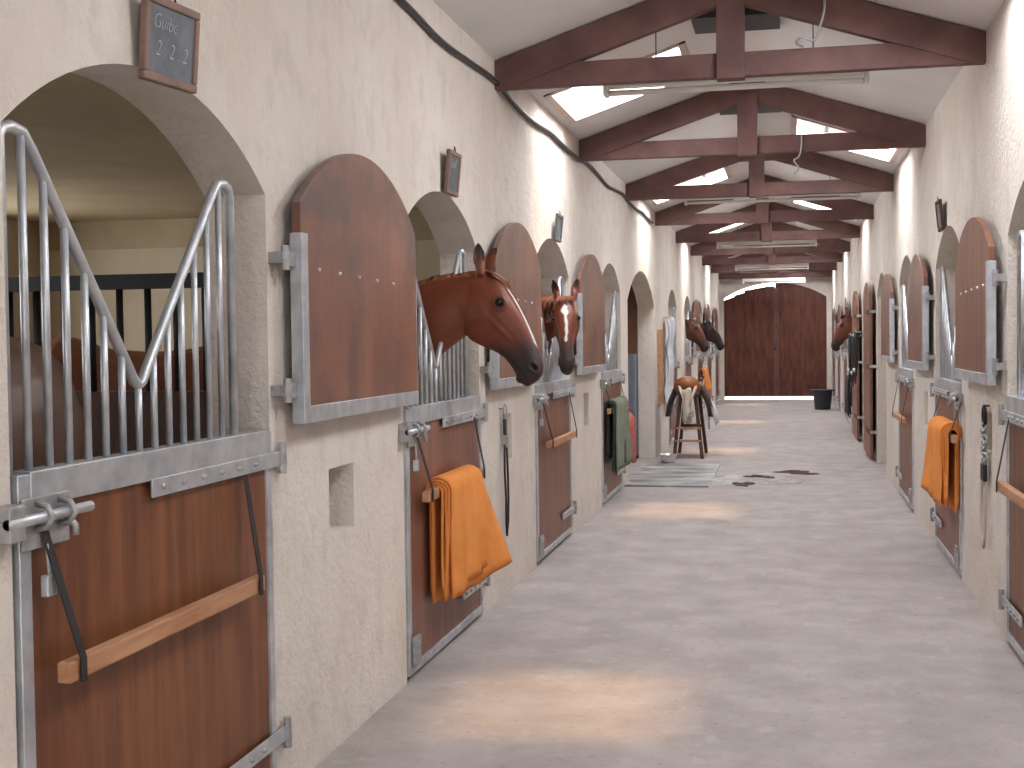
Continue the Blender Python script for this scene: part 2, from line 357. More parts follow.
def cable(name, pts, r, lb, sub=3, cat='cable', m=CABLE):
    P = []
    for i in range(len(pts)-1):
        p0, p1, p2, p3 = [V(pts[min(max(k, 0), len(pts)-1)]) for k in (i-1, i, i+1, i+2)]
        for s in range(4):
            t = s/4; P.append(.5*((2*p1)+(p2-p0)*t+(2*p0-5*p1+4*p2-p3)*t*t+(3*p1-p0-3*p2+p3)*t**3))
    P.append(V(pts[-1])); b = MB(); b.tube(P, r, 8, raw=True)
    return tag(b.build(name, m, smooth=True), lb, cat)
pts = []
for k in range(0, 22):
    y = 4.2+k*.66; pts.append((XL+.018, y, 3.375 - .02*math.sin(k*1.9) - .03*abs(math.sin((y-T0)/BAY*PI))*(1 if y > T0 else .25) - (0.0 if y > 6 else 0)))
cable('wall_cable', pts, .017, 'thick black cable running along the top of the wall with the horses')
cable('hanging_cable', [(.22, 8.15, 3.9), (.23, 8.12, 3.72), (.20, 8.13, 3.60), (.17, 8.15, 3.53), (.09, 8.15, 3.55), (.06, 8.17, 3.52), (.10, 8.2, 3.505)], .008, 'looped grey cable hanging over the nearest tie beam', m=GALVD)
cable('hanging_cable', [(.13, 11.684, 3.50), (.125, 11.684, 3.38), (.10, 11.66, 3.30), (.06, 11.64, 3.27), (.10, 11.63, 3.20), (.06, 11.65, 3.15)], .008, 'short twisted cable dangling from the second tie beam', m=GALVD)

# ------------------------------------------------------------------ stable doors
def leaf(sd, y, label, wood, detail=2, bar=True, latchbar=True):
    f0 = SIDES[sd]; f = lambda u, n, z: f0(y+.015+u, n, z)
    f = (lambda u, n, z, g=f: g(u, n, z+.015)) if y < 3 else f
    t = thing('stall_half_door', f(DW/2, -.02, 0.0), label, 'stable door', 'half doors of the stalls')  # lower half door of the stall
    N0, N1 = -.05, .012
    b = MB(f); b.box(.04, DW-.035, N0+.01, N1-.012, .06, 1.30); b.build('panel', wood, t)
    b = MB(f)
    b.box(0, .05, N0, N1, .03, 1.37); b.box(DW-.038, DW, N0, N1, .03, 1.37); b.box(.05, DW-.038, N0, N1, .03, .075); b.box(.05, DW-.038, N0, N1+.004, 1.285, 1.375)
    b.build('frame', GALV, t, bevel=.003)
    G = 1.33; zt = 2.225; zb = 1.575
    def ztop(u):
        v = abs(u-G/2)
        if v > G/2-.13: return zt
        return zb + (zt-zb)*max(0, (v-.025))/(G/2-.13-.025)
    # the V shaped yoke rail
    P = [(0, -.02, 1.37), (0, -.02, zt-.02), (.012, -.02, zt), (.05, -.02, zt+.012), (.10, -.02, zt+.005), (.14, -.02, zt-.035)]
    P += [(.14+(G/2-.14-.05)*k/5, -.02, zt-.035+(zb+.04-zt+.035)*k/5) for k in range(1, 6)] + [(G/2-.025, -.02, zb+.008)]
    P = P + [(G/2, -.02, zb-.005)] + [(G-u, n, z) for u, n, z in P[::-1]]
    b = MB(f); b.tube(P, .016, 8); yr = b.build('yoke_rail', GALV, t, smooth=True)
    if detail >= 1:
        for k in range(1, 14):
            u = G*k/14; b = MB(f); b.tube([(u, -.02, 1.36), (u, -.02, ztop(u)-.005)], .011, 8); b.build('grille_bar', GALV, t, smooth=True)
    else:
        b = MB(f)
        for k in range(1, 14):
            u = G*k/14; b.tube([(u, -.02, 1.36), (u, -.02, ztop(u)-.005)], .0125, 5)
        b.build('grille', GALV, t)
    for u0, z0, nb in ((.66, 1.235, 6), (1.05, .205, 4)):
        b = MB(f); b.box(u0, DW+.07, N1+.003, N1+.012, z0, z0+.055); h = b.build('strap_hinge', GALV, t, bevel=.002)
        for k in range(nb if detail >= 2 else 0):
            b = MB(f); b.sphere((u0+.06+k*(DW-u0-.1)/nb, N1+.013, z0+.028), .010, n=6); b.build('bolt_head', GALVD, h, smooth=True)
        b = MB(f); b.tube([(DW+.075, N1+.012, z0-.03), (DW+.075, N1+.012, z0+.085)], .016, 8); b.box(DW+.055, DW+.095, -.0, N1+.012, z0-.015, z0+.015); b.build('pintle', GALVD, h)
    # sliding bolt with its plate, keepers and knob
    b = MB(f); b.box(.0, .21, N1+.002, N1+.010, 1.18, 1.31); la = b.build('latch', GALVD, t, bevel=.003)
    if detail >= 1:
        b = MB(f); b.tube([(-.10, N1+.035, 1.262), (.27, N1+.035, 1.262)], .014, 10); b.build('sliding_bolt', GALV, la, smooth=True)
        for u in (.06, .165):
            b = MB(f); b.tube([(u, N1+.006, 1.229), (u, N1+.04, 1.236), (u, N1+.056, 1.262), (u, N1+.04, 1.288), (u, N1+.006, 1.294)], .009, 6); b.build('keeper', GALVD, la, smooth=True)
        b = MB(f); b.tube([(.165, N1+.03, 1.25), (.17, N1+.05, 1.225), (.17, N1+.05, 1.20)], .010, 6); b.build('bolt_knob', GALVD, la, smooth=True)
        b = MB(f); b.box(-.10, -.035, .0, .055, 1.215, 1.305); b.build('strike_box', GALVD, la, bevel=.004)
    if detail >= 2:
        b = MB(f); b.tube([(.085, N1+.02, 1.19), (.088, N1+.022, 1.14), (.095, N1+.02, 1.105)], .006, 6); b.box(.072, .116, N1+.008, N1+.03, 1.055, 1.11); b.build('padlock', GALV, t, bevel=.003)
    b = MB(f); b.box(.03, .14, N1+.003, N1+.02, .07, .22); b.tube([(.06, N1+.02, .12), (.06, N1+.02, .20)], .014, 8); b.build('kick_bolt', GALVD, t, bevel=.003)
    return t, f
def hang_bar(sd, y, label, dz=0.0):
    f0 = SIDES[sd]; f = lambda u, n, z: f0(y+u, n, z)
    t = thing('blanket_bar', f(.8, .07, .87+dz), label, 'blanket bar', 'wooden bars hung on the doors')
    b = MB(f); b.box(.20, 1.44, .045, .085, .845+dz, .90+dz); b.build('bar', BARW, t, bevel=.006)
    for u, s in ((.25, -.06), (1.385, .04)):
        b = MB(f); b.add([(u+s-.018, .022, 1.25), (u+s+.018, .022, 1.25), (u+.014, .090, .90+dz), (u-.014, .090, .90+dz), (u+.014, .090, .845+dz), (u-.014, .090, .845+dz),
                          (u+s-.014, .026, 1.25), (u+s+.014, .026, 1.25), (u+.014, .094, .90+dz), (u-.014, .094, .90+dz), (u+.014, .094, .84+dz), (u-.014, .094, .84+dz)],
                         [(0, 1, 2, 3), (3, 2, 4, 5), (7, 6, 9, 8), (8, 9, 11, 10), (0, 3, 9, 6), (1, 7, 8, 2), (3, 5, 11, 9), (2, 8, 10, 4), (0, 6, 7, 1), (5, 4, 10, 11)])
        b.build('strap', STRAP, t)
    return t
def shutter(sd, y, label, wood, detail=2, w=1.52, n0=.045, tilt=0.0):
    if sd > 0: w = 1.46
    f0 = SIDES[sd]
    def f(u, n, z): return f0(y+u*math.cos(tilt), n0+n+u*math.sin(tilt), z)
    t = thing('stable_shutter', f(w/2, .02, 1.42), label, 'shutter', 'arched upper shutters')
    zb, sp = (1.42, 2.235) if sd < 0 else (1.44, 2.20)
    P = [(0, zb), (w, zb)] + arch(0, w, zb, sp, .275 if sd < 0 else .225)[2:]
    b = MB(f); b.prism(P, 0, .035); b.build('panel', wood, t, bevel=.002)
    b = MB(f); b.box(-.012, .052, -.006, .044, zb-.02, 2.12); b.box(.052, w, -.004, .042, zb-.02, zb+.045); b.build('frame', GALV, t, bevel=.003)
    for z in (1.53, 2.02):
        b = MB(f); b.box(-.105, -.004, .005, .018, z-.028, z+.028); b.tube([(-.10, .012, z-.045), (-.10, .012, z+.045)], .016, 8); b.box(-.125, -.085, -n0-.02, .012, z-.02, z+.02); b.build('hinge', GALVD, t)
    if detail >= 2:
        for k in range(5):
            b = MB(f); b.sphere((.18+k*.24, .036, 1.99-.004*k), .009, n=6); b.build('bolt_head', GALV, t, smooth=True)
    return t
LDL = ['large glossy orange-brown half door nearest the viewer, empty bar hanging on it', 'half door beneath the chestnut horse in profile, orange blanket draped on it',
       'half door beneath the horse facing out with a white blaze', 'half door carrying the dark green blanket beside the open passage', 'half door just beyond the pale hanging sheet, past the passage',
       'distant half door under the brown horse nearest the saddle stand', 'distant half door under the dark horse nearest the gate, orange blanket on it', 'distant half door third from the gate on the horse side', 'last half door before the gate on the horse side']
for i, y in enumerate(LD):
    leaf(-1, y, LDL[i], DOORW if i == 0 else DOORD, 2 if i < 3 else (1 if i < 4 else 0))
RDL = ['half door cut by the right picture edge, nearest on that wall', 'half door with an orange blanket, opposite the horses', 'half door with an empty bar and two shutters folded beside it, opposite wall',
       'distant half door under the bay horse on the right, black blanket on it', 'distant half door beyond the bay horse on the right', 'distant half door behind the dark tub', 'last half door before the gate on the right']
for i, y in enumerate(RD):
    leaf(1, y, RDL[i], DOORW if i == 0 else DOORD, 2 if i < 2 else (1 if i < 3 else 0))
hang_bar(-1, LD[0]-.09, 'bare wooden bar hung on two black straps across the nearest door')
hang_bar(-1, LD[1]-.05, 'wooden bar under the orange blanket below the horse in profile', .045)
hang_bar(-1, LD[2], 'bare wooden bar across the door under the blazed horse', .03)
hang_bar(-1, LD[3]-.1, 'wooden bar holding up the dark green blanket', .10)
hang_bar(-1, LD[6], 'small distant bar under the orange blanket past the saddle stand', .0)
hang_bar(1, RD[1]-.35, 'wooden bar under the orange blanket on the right wall', .12)
hang_bar(1, RD[2], 'bare wooden bar on the right wall beyond the orange blanket')
hang_bar(1, RD[3], 'small distant bar under the black blanket')
hang_bar(1, RD[0], 'bare wooden bar on the door at the right picture edge', .02)
SHL = ['large arched shutter between the nearest door and the horse in profile, dark smears on it', 'arched shutter between the two front chestnut horses', 'arched shutter beyond the horse with the blaze',
       None, None, 'distant arched shutter between the two far horses', 'distant arched shutter beyond the darker far horse', 'distant arched shutter second from the gate on the horse side', None]
for i, y in enumerate(LD):
    if SHL[i]: shutter(-1, y+DW+.17, SHL[i], SHUTW, 2 if i < 2 else 1)
SHR = ['large arched shutter nearest on the right wall, above the orange blanket', 'arched shutter second along the right wall, above the bare bar', 'arched shutter third along the right wall, beyond the two overlapping ones',
       'distant arched shutter just past the bay horse on the right', 'distant arched shutter behind the tub on the right', 'distant arched shutter nearest the gate on the right', None]
for i, y in enumerate(RD):
    if SHR[i]: shutter(1, y+DW+.17, SHR[i], SHUTW if i else DOORD, 2 if i < 1 else 1)
# two full height plank doors folded back on the right wall
for y, lb in ((18.15, 'tall arched plank door folded back on the right wall, nearer of two'), (21.50, 'tall arched plank door folded back behind the hanging bridles')):
    f = lambda u, n, z, y=y: FR(y+u, n, z)
    t = thing('plank_door', f(.75, .05, 0), lb, 'plank door', 'tall folded plank doors')
    b = MB(f); b.prism(arch(0, 1.5, .05, 2.22, .26), .05, .09); b.build('panel', DOORD, t, bevel=.003)
    b = MB(f)
    for z in (.4, 1.3, 2.05): b.box(-.02, .7, .09, .10, z-.03, z+.03)
    b.build('strap_hinge', DARKW, t)
    for z in (.4, 1.3, 2.05):
        b = MB(f); b.box(-.035, -.002, .0, .09, z-.02, z+.02); b.build('pintle', GALVD, t)
# far gate: two leaves
for sd, lb in ((-1, 'left leaf of the tall brown gate, daylight over its ragged top edge'), (1, 'right leaf of the tall brown gate at the far end')):
    fe2 = lambda u, n, z: V((u, Y1-.02+n, z))
    t = thing('gate_leaf', (XM+sd*.7, Y1, .07), lb, 'gate', 'gate leaves at the far end')
    A = [(u, z) for u, z in arch(-1.743, 1.043, .09, 2.838, .41)[2:]]
    if sd > 0: P = [(XM+.004, .09), (1.043, .09)] + [(u, z) for u, z in A if u > XM+.004]+[(XM+.004, 3.247)]
    else:
        P = [(-1.744, .09), (XM-.004, .09), (XM-.004, 3.15), (-.55, 3.145), (-.80, 3.11), (-1.06, 3.06), (-1.09, 3.07), (-1.17, 3.05), (-1.19, 2.99), (-1.36, 2.94), (-1.42, 2.93), (-1.46, 2.88), (-1.744, 2.78)]
    b = MB(fe2); b.prism(P, .06, .12); b.build('boards', GATEW, t)
    b = MB(fe2)
    for z in (.45, 1.55, 2.6):
        b = MB(fe2); b.box(*((-1.72, XM-.055) if sd < 0 else (XM+.055, 1.02)), .052, .0605, z-.07, z+.07); b.build('ledge', GATEW, t)
    b = MB(fe2); u = XM+(0 if sd < 0 else .062); b.box(u-.032 if sd < 0 else u-.024, u+.032 if sd < 0 else u+.024, .035, .0605 if sd > 0 else .059, .1, 3.1); b.build('stile', TRUSSW, t)
    if sd < 0:
        b = MB(fe2); b.box(XM-.06, XM+.03, .012, .03, 1.38, 1.45); b.build('latch', BLACKM, t)

# ------------------------------------------------------------------ slates over the doors
def slate(sd, y, z, lb, text=(), w=.34, h=.25, rot=0.0, lean=.10, fm=None):
    f0 = SIDES[sd]
    def f(u, n, v):
        uu = u*math.cos(rot)-v*math.sin(rot); vv = u*math.sin(rot)+v*math.cos(rot)
        return f0(y+uu, .02+n+(vv+h/2)*lean, z+vv)
    t = thing('chalk_slate', f(0, 0, -h/2), lb, 'slate', 'name slates over the doors')
    b = MB(f); b.box(-w/2+.02, w/2-.02, 0, .010, -h/2+.02, h/2-.02); b.build('slate_face', SLATE, t)
    e = .026; b = MB(f); b.box(-w/2, w/2, -.006, .018, h/2-e, h/2); b.box(-w/2, w/2, -.006, .018, -h/2, -h/2+e); b.box(-w/2, -w/2+e, -.006, .018, -h/2+e, h/2-e); b.box(w/2-e, w/2, -.006, .018, -h/2+e, h/2-e)
    b.build('wooden_frame', fm or FRAMEW, t, bevel=.005)
    b = MB(f); b.tube([(-.02, .008, h/2), (0, .004, h/2+.03), (.02, .008, h/2)], .003, 6); b.build('hanging_wire', BLACKM, t)
    for s, u, v, size in text:
        cu = bpy.data.curves.new('chalk_writing', 'FONT'); cu.body = s; cu.size = size; cu.align_x = 'CENTER'; cu.align_y = 'CENTER'; cu.extrude = .0006; cu.shear = .25; cu.materials.append(CHALK); cu.offset = -.0016
        tmp = bpy.data.objects.new('tmp', cu); C.objects.link(tmp)
        me = bpy.data.meshes.new_from_object(tmp.evaluated_get(bpy.context.evaluated_depsgraph_get())); bpy.data.objects.remove(tmp)
        o = bpy.data.objects.new('chalk_writing', me); C.objects.link(o)
        o.parent = t
        ex = (f(1, 0, 0)-f(0, 0, 0)).normalized()*(1 if sd < 0 else -1); ez = (f(0, 0, 1)-f(0, 0, 0)).normalized(); ey = ex.cross(ez)
        p = f(u, .012, v)
        o.matrix_parent_inverse = Matrix.Translation(t.location).inverted()
        o.matrix_basis = Matrix.Translation(p) @ Matrix((ex, ez, ex.cross(ez))).transposed().to_4x4()
    return t
slate(-1, 3.615, 2.615, 'wooden framed slate over the nearest arch, chalked with a name and figures', [('Guibe', -.045, .052, .062), ('2 . 2 . 2', .0, -.025, .066), ("'", .02, -.07, .04)], rot=.05)
slate(-1, 6.97, 2.645, 'small reddish framed slate over the chestnut horse in profile', [('Lud', -.02, .05, .07), ('. . .', 0, -.04, .06)], .255, .24, .0)
slate(-1, 10.36, 2.625, 'grey slate over the arch of the horse with the blaze', [('. .', 0, .02, .05)], .25, .22, .0, fm=SLATE)
slate(1, 10.32, 2.625, 'grey slate alone on the right wall above the second shutter gap', [], .27, .23, .0, fm=DARKW)

# ------------------------------------------------------------------ blankets
def blanket(sd, y, zt, width, front, back, m, lb, layers=3, flare=.10, half=.035, mback=None, cat='blanket', name='folded_blanket', n0=.066):
    """cloth folded over a bar: nested sheets shaped as upside down U, near edges showing the folds"""
    f0 = SIDES[sd]; t = thing(name, f0(y+width/2, n0, zt), lb, cat, 'blankets on the door bars')
    rnd = random.Random(int(y*100))
    for L in range(layers):
        r = half + .014*L; NU, NS = 14, 30
        fr = front*(1-.03*(layers-1-L)); bk = back*(1-.05*L)
        u0 = .035*(layers-1-L)*0 + .012*L*(1 if L else 0); rows = []
        top = [(n0+r*math.cos(PI*k/8), zt-half+r*math.sin(PI*k/8)+.0) for k in range(9)]
        prof = [(n0+r, zt-half-fr*(1-k/12), 1-k/12) for k in range(12)] + [(a, b_, 0) for a, b_ in top] + [(n0-r*.6, zt-half-bk*(k/10), -k/10) for k in range(1, 11)]
        ph = rnd.random()*6
        for i in range(NU+1):
            a = i/NU; row = []
            for n, z, d in prof:
                dd = max(0, d)
                uu = y+u0+width*a + flare*dd*(a**1.5) - .02*dd*(1-a)
                wob = .014*math.sin(a*7+ph+dd*2)*dd + .008*math.sin(a*17+ph*2)*dd
                nn = n + wob + .09*dd*a*a*(flare/.1 if flare else 0)*.8 - (.02*(-d) if d < 0 else 0)*0
                zz = z + (.05*a - .02*math.sin(a*5+ph))*dd*(1 if flare else 0)
                if d < 0: nn = max(n, .018 + .004*L)
                row.append(f0(uu, nn, zz))
            rows.append(row)
        b = MB(); o = len(b.v)
        for row in rows: b.v += row
        k = len(prof)
        for i in range(NU):
            for j in range(k-1): b.f.append([i*k+j, i*k+j+1, (i+1)*k+j+1, (i+1)*k+j])
        b.build('fold', (mback if (mback and L < layers-1) else m), t, smooth=True, solid=.010)
    return t
blanket(-1, 6.42, .95, .68, .57, .58, ORANGE, 'thick orange blanket folded over the bar below the horse in profile', 4, .16)
blanket(-1, 13.15, 1.055, .95, .70, .55, GREENL, 'dark green blanket with a paler outer fold on the door beside the passage', 3, .06, mback=GREEN)
blanket(1, 9.30, 1.055, .80, .52, .55, ORANGE, 'orange blanket hung over the bar on the right wall', 4, .04)
blanket(-1, 27.5, 1.05, .9, .45, .4, ORANGE, 'small distant orange blanket hung past the saddle stand', 3, .10, half=.05)
blanket(1, 23.6, .98, .9, .66, .5, BLACKC, 'black blanket hanging low on the distant door below the bay horse', 3, .03)

# ------------------------------------------------------------------ halters and tack on the walls
def chain(name, f, pts, r, m, par): b = MB(f); b.tube(pts, r, 6); return b.build(name, m, par, smooth=True)
f = lambda u, n, z: FL(8.28+u, n, z)
t = thing('halter', f(0, .03, .5), 'black halter with a long looped rope hung between two doors on the horse side', 'halter')
b = MB(f); b.tube([(.05*math.cos(a*PI/8), .03, 1.235+.05*math.sin(a*PI/8)) for a in range(16)], .005, 6, closed=True); b.tube([(-.05, -.02, 1.26), (-.045, .035, 1.26)], .006, 6); b.build('ring', GALVD, t, smooth=True)
b = MB(f); b.box(-.025, .03, .02, .035, 1.08, 1.19); b.build('webbing', STRAP, t, bevel=.004)
b = MB(f); b.box(-.022, .03, .018, .045, 1.00, 1.07); b.tube([(.03, .03, 1.0), (.05, .03, 1.05), (.03, .03, 1.10)], .007, 6); b.build('buckle', GALVD, t, bevel=.004)
chain('rope', f, [(-.03, .03, 1.02), (-.03, .03, .85), (-.02, .035, .65), (-.005, .03, .5), (.015, .03, .41), (.06, .03, .5), (.075, .03, .65), (.06, .03, .85), (.035, .03, 1.02)], .0075, STRAP, t)
f = lambda u, n, z: FR(8.10+u, n, z)
t = thing('halter', f(0, .03, .6), 'halter with a pale looped rope and dark chain on the right wall', 'halter')
b = MB(f); b.tube([(.05*math.cos(a*PI/8), .03, 1.22+.06*math.sin(a*PI/8)) for a in range(16)], .010, 6, closed=True); b.tube([(0, -.02, 1.28), (0, .035, 1.28)], .006, 6); b.build('ring', STRAP, t, smooth=True)
b = MB(f)
for k in range(7): b.tube([(.05*math.sin(k*2.1)+.04*math.cos(a*PI/5), .03+.006*math.sin(a), 1.15-k*.035+.025*math.sin(a*PI/5)) for a in range(10)], .009, 5, closed=True)
b.build('chain', GALVD, t, smooth=True)
b = MB(f); b.box(-.06, .06, .02, .045, .83, .93); b.build('webbing', STRAP, t, bevel=.004)
chain('rope', f, [(-.03, .03, .92), (-.02, .03, .7), (-.01, .03, .5), (.03, .03, .42), (.10, .03, .47), (.14, .03, .58), (.10, .03, .8), (.03, .03, .92)], .009, ROPE, t)
for k, (y, z, lb) in enumerate([(20.2, 1.78, 'black bridle hanging beside the nearer plank door on the right'), (21.0, 1.72, 'black bridle in the middle of the tack hung on the right wall'), (22.0, 1.74, 'black bridle nearest the bay horse on the right wall')]):
    f = lambda u, n, z, y=y: FR(y+u, n+.10, z)
    t = thing('bridle', f(0, .05, z-.5), lb, 'bridle', 'bridles on the right wall')
    b = MB(f); b.tube([(-.02, -.12, z), (-.02, .06, z), (-.02, .075, z+.03)], .012, 6); b.build('hook', GALV, t, smooth=True)
    b = MB(f)
    for j in range(5):
        w0 = .04+.035*j; dz = .30+.12*j
        b.tube([(w0*math.sin(s*PI/8)*(1 if s else 1)*(1 if j % 2 else -1)+.03*math.cos(s*PI/8), .03+.012*j, z-dz*(1-math.cos(s*PI/8))/2) for s in range(16)], .014, 6, closed=True)
    b.build('leather_strap', STRAP, t, smooth=True)
    b = MB(f); b.tube([(.0, .05, z-.05), (.10, .06, z-.35), (.02, .06, z-.62), (-.10, .06, z-.35)], .016, 6, closed=True); b.build('noseband', LEATHD, t, smooth=True)
    b = MB(f); b.sphere((.06, .08, z-.58), .035, n=6); b.sphere((-.06, .08, z-.58), .035, n=6); b.tube([(-.06, .08, z-.58), (.06, .08, z-.58)], .01, 6); b.build('bit', GALV, t, smooth=True)

# ------------------------------------------------------------------ passage and floor things
b = MB(); b.box(XL-.05, -.90, 14.78, 17.45, .0, .018); o = tag(b.build('concrete_slab', SLABM, bevel=.006), 'pale wet concrete slab on the floor before the saddle stand', 'slab')
def blob(name, cx, cy, rx, ry, m, lb, seed, z=.004, cat='puddle'):
    rnd = random.Random(seed); k = 40; ph = [rnd.random()*6 for _ in range(4)]
    P = []
    for i in range(k):
        a = 2*PI*i/k; q = 1+.28*math.sin(2*a+ph[0])+.2*math.sin(3*a+ph[1])+.14*math.sin(5*a+ph[2])+.08*math.sin(9*a+ph[3])
        P.append((cx+rx*q*math.cos(a), cy+ry*q*math.sin(a)))
    b = MB(lambda u, n, zz: V((u, zz, n))); b.prism(P, .0, z); return tag(b.build(name, m), lb, cat)
blob('damp_patch', -.42, 15.7, .40, .75, DAMP, 'pale damp patch on the floor just right of the slab', 3, .003)
blob('puddle', .10, 16.55, .24, .22, WATER, 'dark puddle at the right end of the damp patch', 5, .005)
blob('puddle', -.52, 15.15, .10, .26, WATER, 'small dark puddle in the damp patch nearest the slab corner', 8, .0045)
blob('puddle', -.36, 16.0, .16, .16, WATER, 'thin dark puddle in the middle of the damp patch', 11, .0045)
# passage back: boarded side room with things standing in it
b = MB(); b.box(XL-1.65, XL-1.60, 15.11, 18.49, -.02, 2.62); struct(b.build('wall_passage', SMOOTHP))
b = MB(); b.box(XL-1.5, XL-.245, 18.36, 18.48, 1.50, 2.55); tag(b.build('wall_board', DOORD), 'brown boarding high up at the back of the passage', 'board')
t = thing('cupboard', (XL-.7, 18.2, 0), 'blue-grey cupboard standing inside the passage', 'cupboard')
b = MB(); b.box(XL-1.2, XL-.25, 18.02, 18.355, .0, 1.50); b.build('body', BLUEG, t, bevel=.01)
b = MB(); b.box(XL-1.18, XL-.735, 18.0, 18.018, .06, 1.46); b.build('door', BLUEG, t, bevel=.004)
b = MB(); b.box(XL-.725, XL-.27, 18.0, 18.018, .06, 1.46); b.build('door', BLUEG, t, bevel=.004)
t = thing('sack', (XL-.45, 17.7, 0), 'faded red sack standing inside the passage', 'sack')
b = MB(); rings = []
for k in range(9):
    z = .70*k/8; q = 1-.25*abs(k/8-.45)**2-(.35 if k == 8 else 0)
    rings.append([V((XL-.385+.18*q*math.cos(2*PI*j/16)*(1+.05*math.sin(j*3+k)), 17.72+.22*q*math.sin(2*PI*j/16), z)) for j in range(16)])
b.loft(rings); b.build('bag', REDM, t, smooth=True)
b = MB(); b.tube([(XL-.385, 17.72, .69), (XL-.38, 17.72, .77)], [.09, .12], 10, raw=True); b.build('neck', REDM, t)
t = thing('broom', (XL-.22, 17.45, 0), 'long handled broom leaning inside the passage', 'broom')
b = MB(); b.tube([(XL-.56, 17.30, .1), (XL-.44, 17.985, 1.25)], .011, 8, raw=True); b.build('handle', BARW, t)
b = MB(); b.box(XL-.70, XL-.44, 17.26, 17.33, .0, .10); b.build('bristles', DARKW, t, bevel=.01)
# pale sheet and board past the passage
t = thing('hanging_sheet', (XL+.10, 20.0, .7), 'pale blue-white sheet hanging in a strip on the wall past the passage', 'sheet')
b = MB(); NU, NZ = 10, 24
for i in range(NU+1):
    for j in range(NZ+1):
        a, c = i/NU, j/NZ; w_ = .55*(1-.25*math.sin(c*PI))
        b.v.append(V((XL+.06+.06*a+.025*math.sin(a*9+c*5)+.02*math.sin(c*14), 19.55+w_*a+.1*math.sin(c*3), 2.02-1.35*c-.04*math.sin(a*7))))
for i in range(NU):
    for j in range(NZ): b.f.append([i*(NZ+1)+j, i*(NZ+1)+j+1, (i+1)*(NZ+1)+j+1, (i+1)*(NZ+1)+j])
b.build('cloth', SHEET, t, smooth=True, solid=.012)
b = MB(FL); b.tube([(19.55, -.02, 2.04), (19.6, .08, 2.04), (20.1, .10, 2.04)], .012, 6); b.build('peg_rail', GALV, t)
b = MB(FL); b.box(18.75, 19.15, .0, .045, .75, 1.85); tag(b.build('wooden_board', BARW, bevel=.004), 'narrow wooden board on the wall between the passage and the pale sheet', 'board')
# steel bowl
t = thing('feed_bowl', (-1.63, 17.9, 0.0), 'shiny steel bowl on the floor in front of the saddle stand', 'bowl')
b = MB(); b.lathe((-1.63, 17.75, .0), [(.07, .0), (.095, .01), (.105, .06), (.113, .105), (.12, .11), (.12, .117), (.108, .115), (.098, .06), (.08, .02), (.02, .015)]); b.build('bowl', STEEL, t, smooth=True)
# tub
t = thing('tub', (.80, 31.3, 0), 'large dark rubber tub on the floor before the far gate', 'tub')
b = MB(); b.lathe((.80, 31.3, .0), [(.17, 0), (.185, .01), (.225, .44), (.25, .455), (.25, .475), (.215, .475), (.205, .43), (.17, .03), (.02, .025)]); b.build('bucket', PLASTIC, t, smooth=True)
for sx in (-1, 1):
    b = MB(); b.tube([(.80+sx*.22, 31.22, .45), (.80+sx*.29, 31.25, .47), (.80+sx*.29, 31.35, .47), (.80+sx*.22, 31.38, .45)], .014, 6); b.build('handle', PLASTIC, t, smooth=True)
# saddle stand and saddle
SX, SY = -1.40, 18.45
t = thing('saddle_stand', (SX, SY, 0), 'wooden trestle saddle stand with steps beside the passage wall', 'saddle stand')
for sx in (-1, 1):
    for yy in (SY-.05, SY+.75):
        b = MB(); b.tube([(SX+sx*.10, yy+.0, .92), (SX+sx*.20, yy-(.06 if yy < SY else -.06), .0)], .026, 6); b.build('leg', DARKW, t)
for z, w_ in ((.42, .17), (.24, .185)):
    b = MB(); b.box(SX-w_, SX+w_, SY-.12, SY-.02, z, z+.03); b.build('step', BARW, t, bevel=.004)
b = MB(); b.box(SX-.17, SX+.17, SY+.70, SY+.78, .4, .44); b.build('crossbar', DARKW, t)
b = MB(lambda u, n, z: V((SX+u, n, z))); b.prism([(-.13, .86), (.13, .86), (.02, 1.0), (-.02, 1.0)], SY-.12, SY+.85); b.build('ridge', DARKW, t, bevel=.005)
t = thing('saddle', (SX, SY+.2, 1.0), 'brown leather saddle with dark flaps and pale girth straps on the trestle stand', 'saddle')
rings = []
for k in range(9):
    a = k/8; y = SY-.12+.56*a; top = 1.15-.075*math.sin(a*PI)**1.3+(.03 if k == 0 else 0); hw = .19-.06*a
    rings.append([V((SX+hw*math.cos(q*PI/10), y-.05*math.sin(q*PI/10)*(1-a), top-.15+.15*math.sin(q*PI/10))) for q in range(11)] +
                 [V((SX-hw*.8+hw*1.6*q/4, y, top-.17)) for q in range(5)])
b = MB(); b.loft(rings); b.build('seat', LEATH, t, smooth=True)
for sx in (-1, 1):
    rows = []; NA, NB = 8, 8; b = MB()
    for i in range(NA+1):
        for j in range(NB+1):
            a, c = i/NA, j/NB
            b.v.append(V((SX+sx*(.13+.17*math.sin(c*1.5)+.03*math.sin(a*3)), SY-.05+(.50-.10*c)*a+.10*c, 1.08-.50*c+.08*c*(a-.5)**2)))
    for i in range(NA):
        for j in range(NB): b.f.append([i*(NB+1)+j, i*(NB+1)+j+1, (i+1)*(NB+1)+j+1, (i+1)*(NB+1)+j])
    b.build('flap', LEATHD, t, smooth=True, solid=.05)
    b = MB(); b.tube([(SX+sx*.13, SY-.10, 1.06), (SX+sx*.07, SY-.16, .9), (SX+sx*.03, SY-.17, .75)], [.022, .02, .016], 8); b.build('strap', FLEECE, t, smooth=True)
    b = MB(); b.tube([(SX+sx*.25, SY+.25, .95), (SX+sx*.275, SY+.25, .62), (SX+sx*.275, SY+.25, .52)], .010, 6)
    b.tube([(SX+sx*.275+.0, SY+.25+.05*math.cos(q*PI/5), .46+.06*math.sin(q*PI/5)) for q in range(10)], .008, 6, closed=True); b.build('stirrup', GALVD, t, smooth=True)
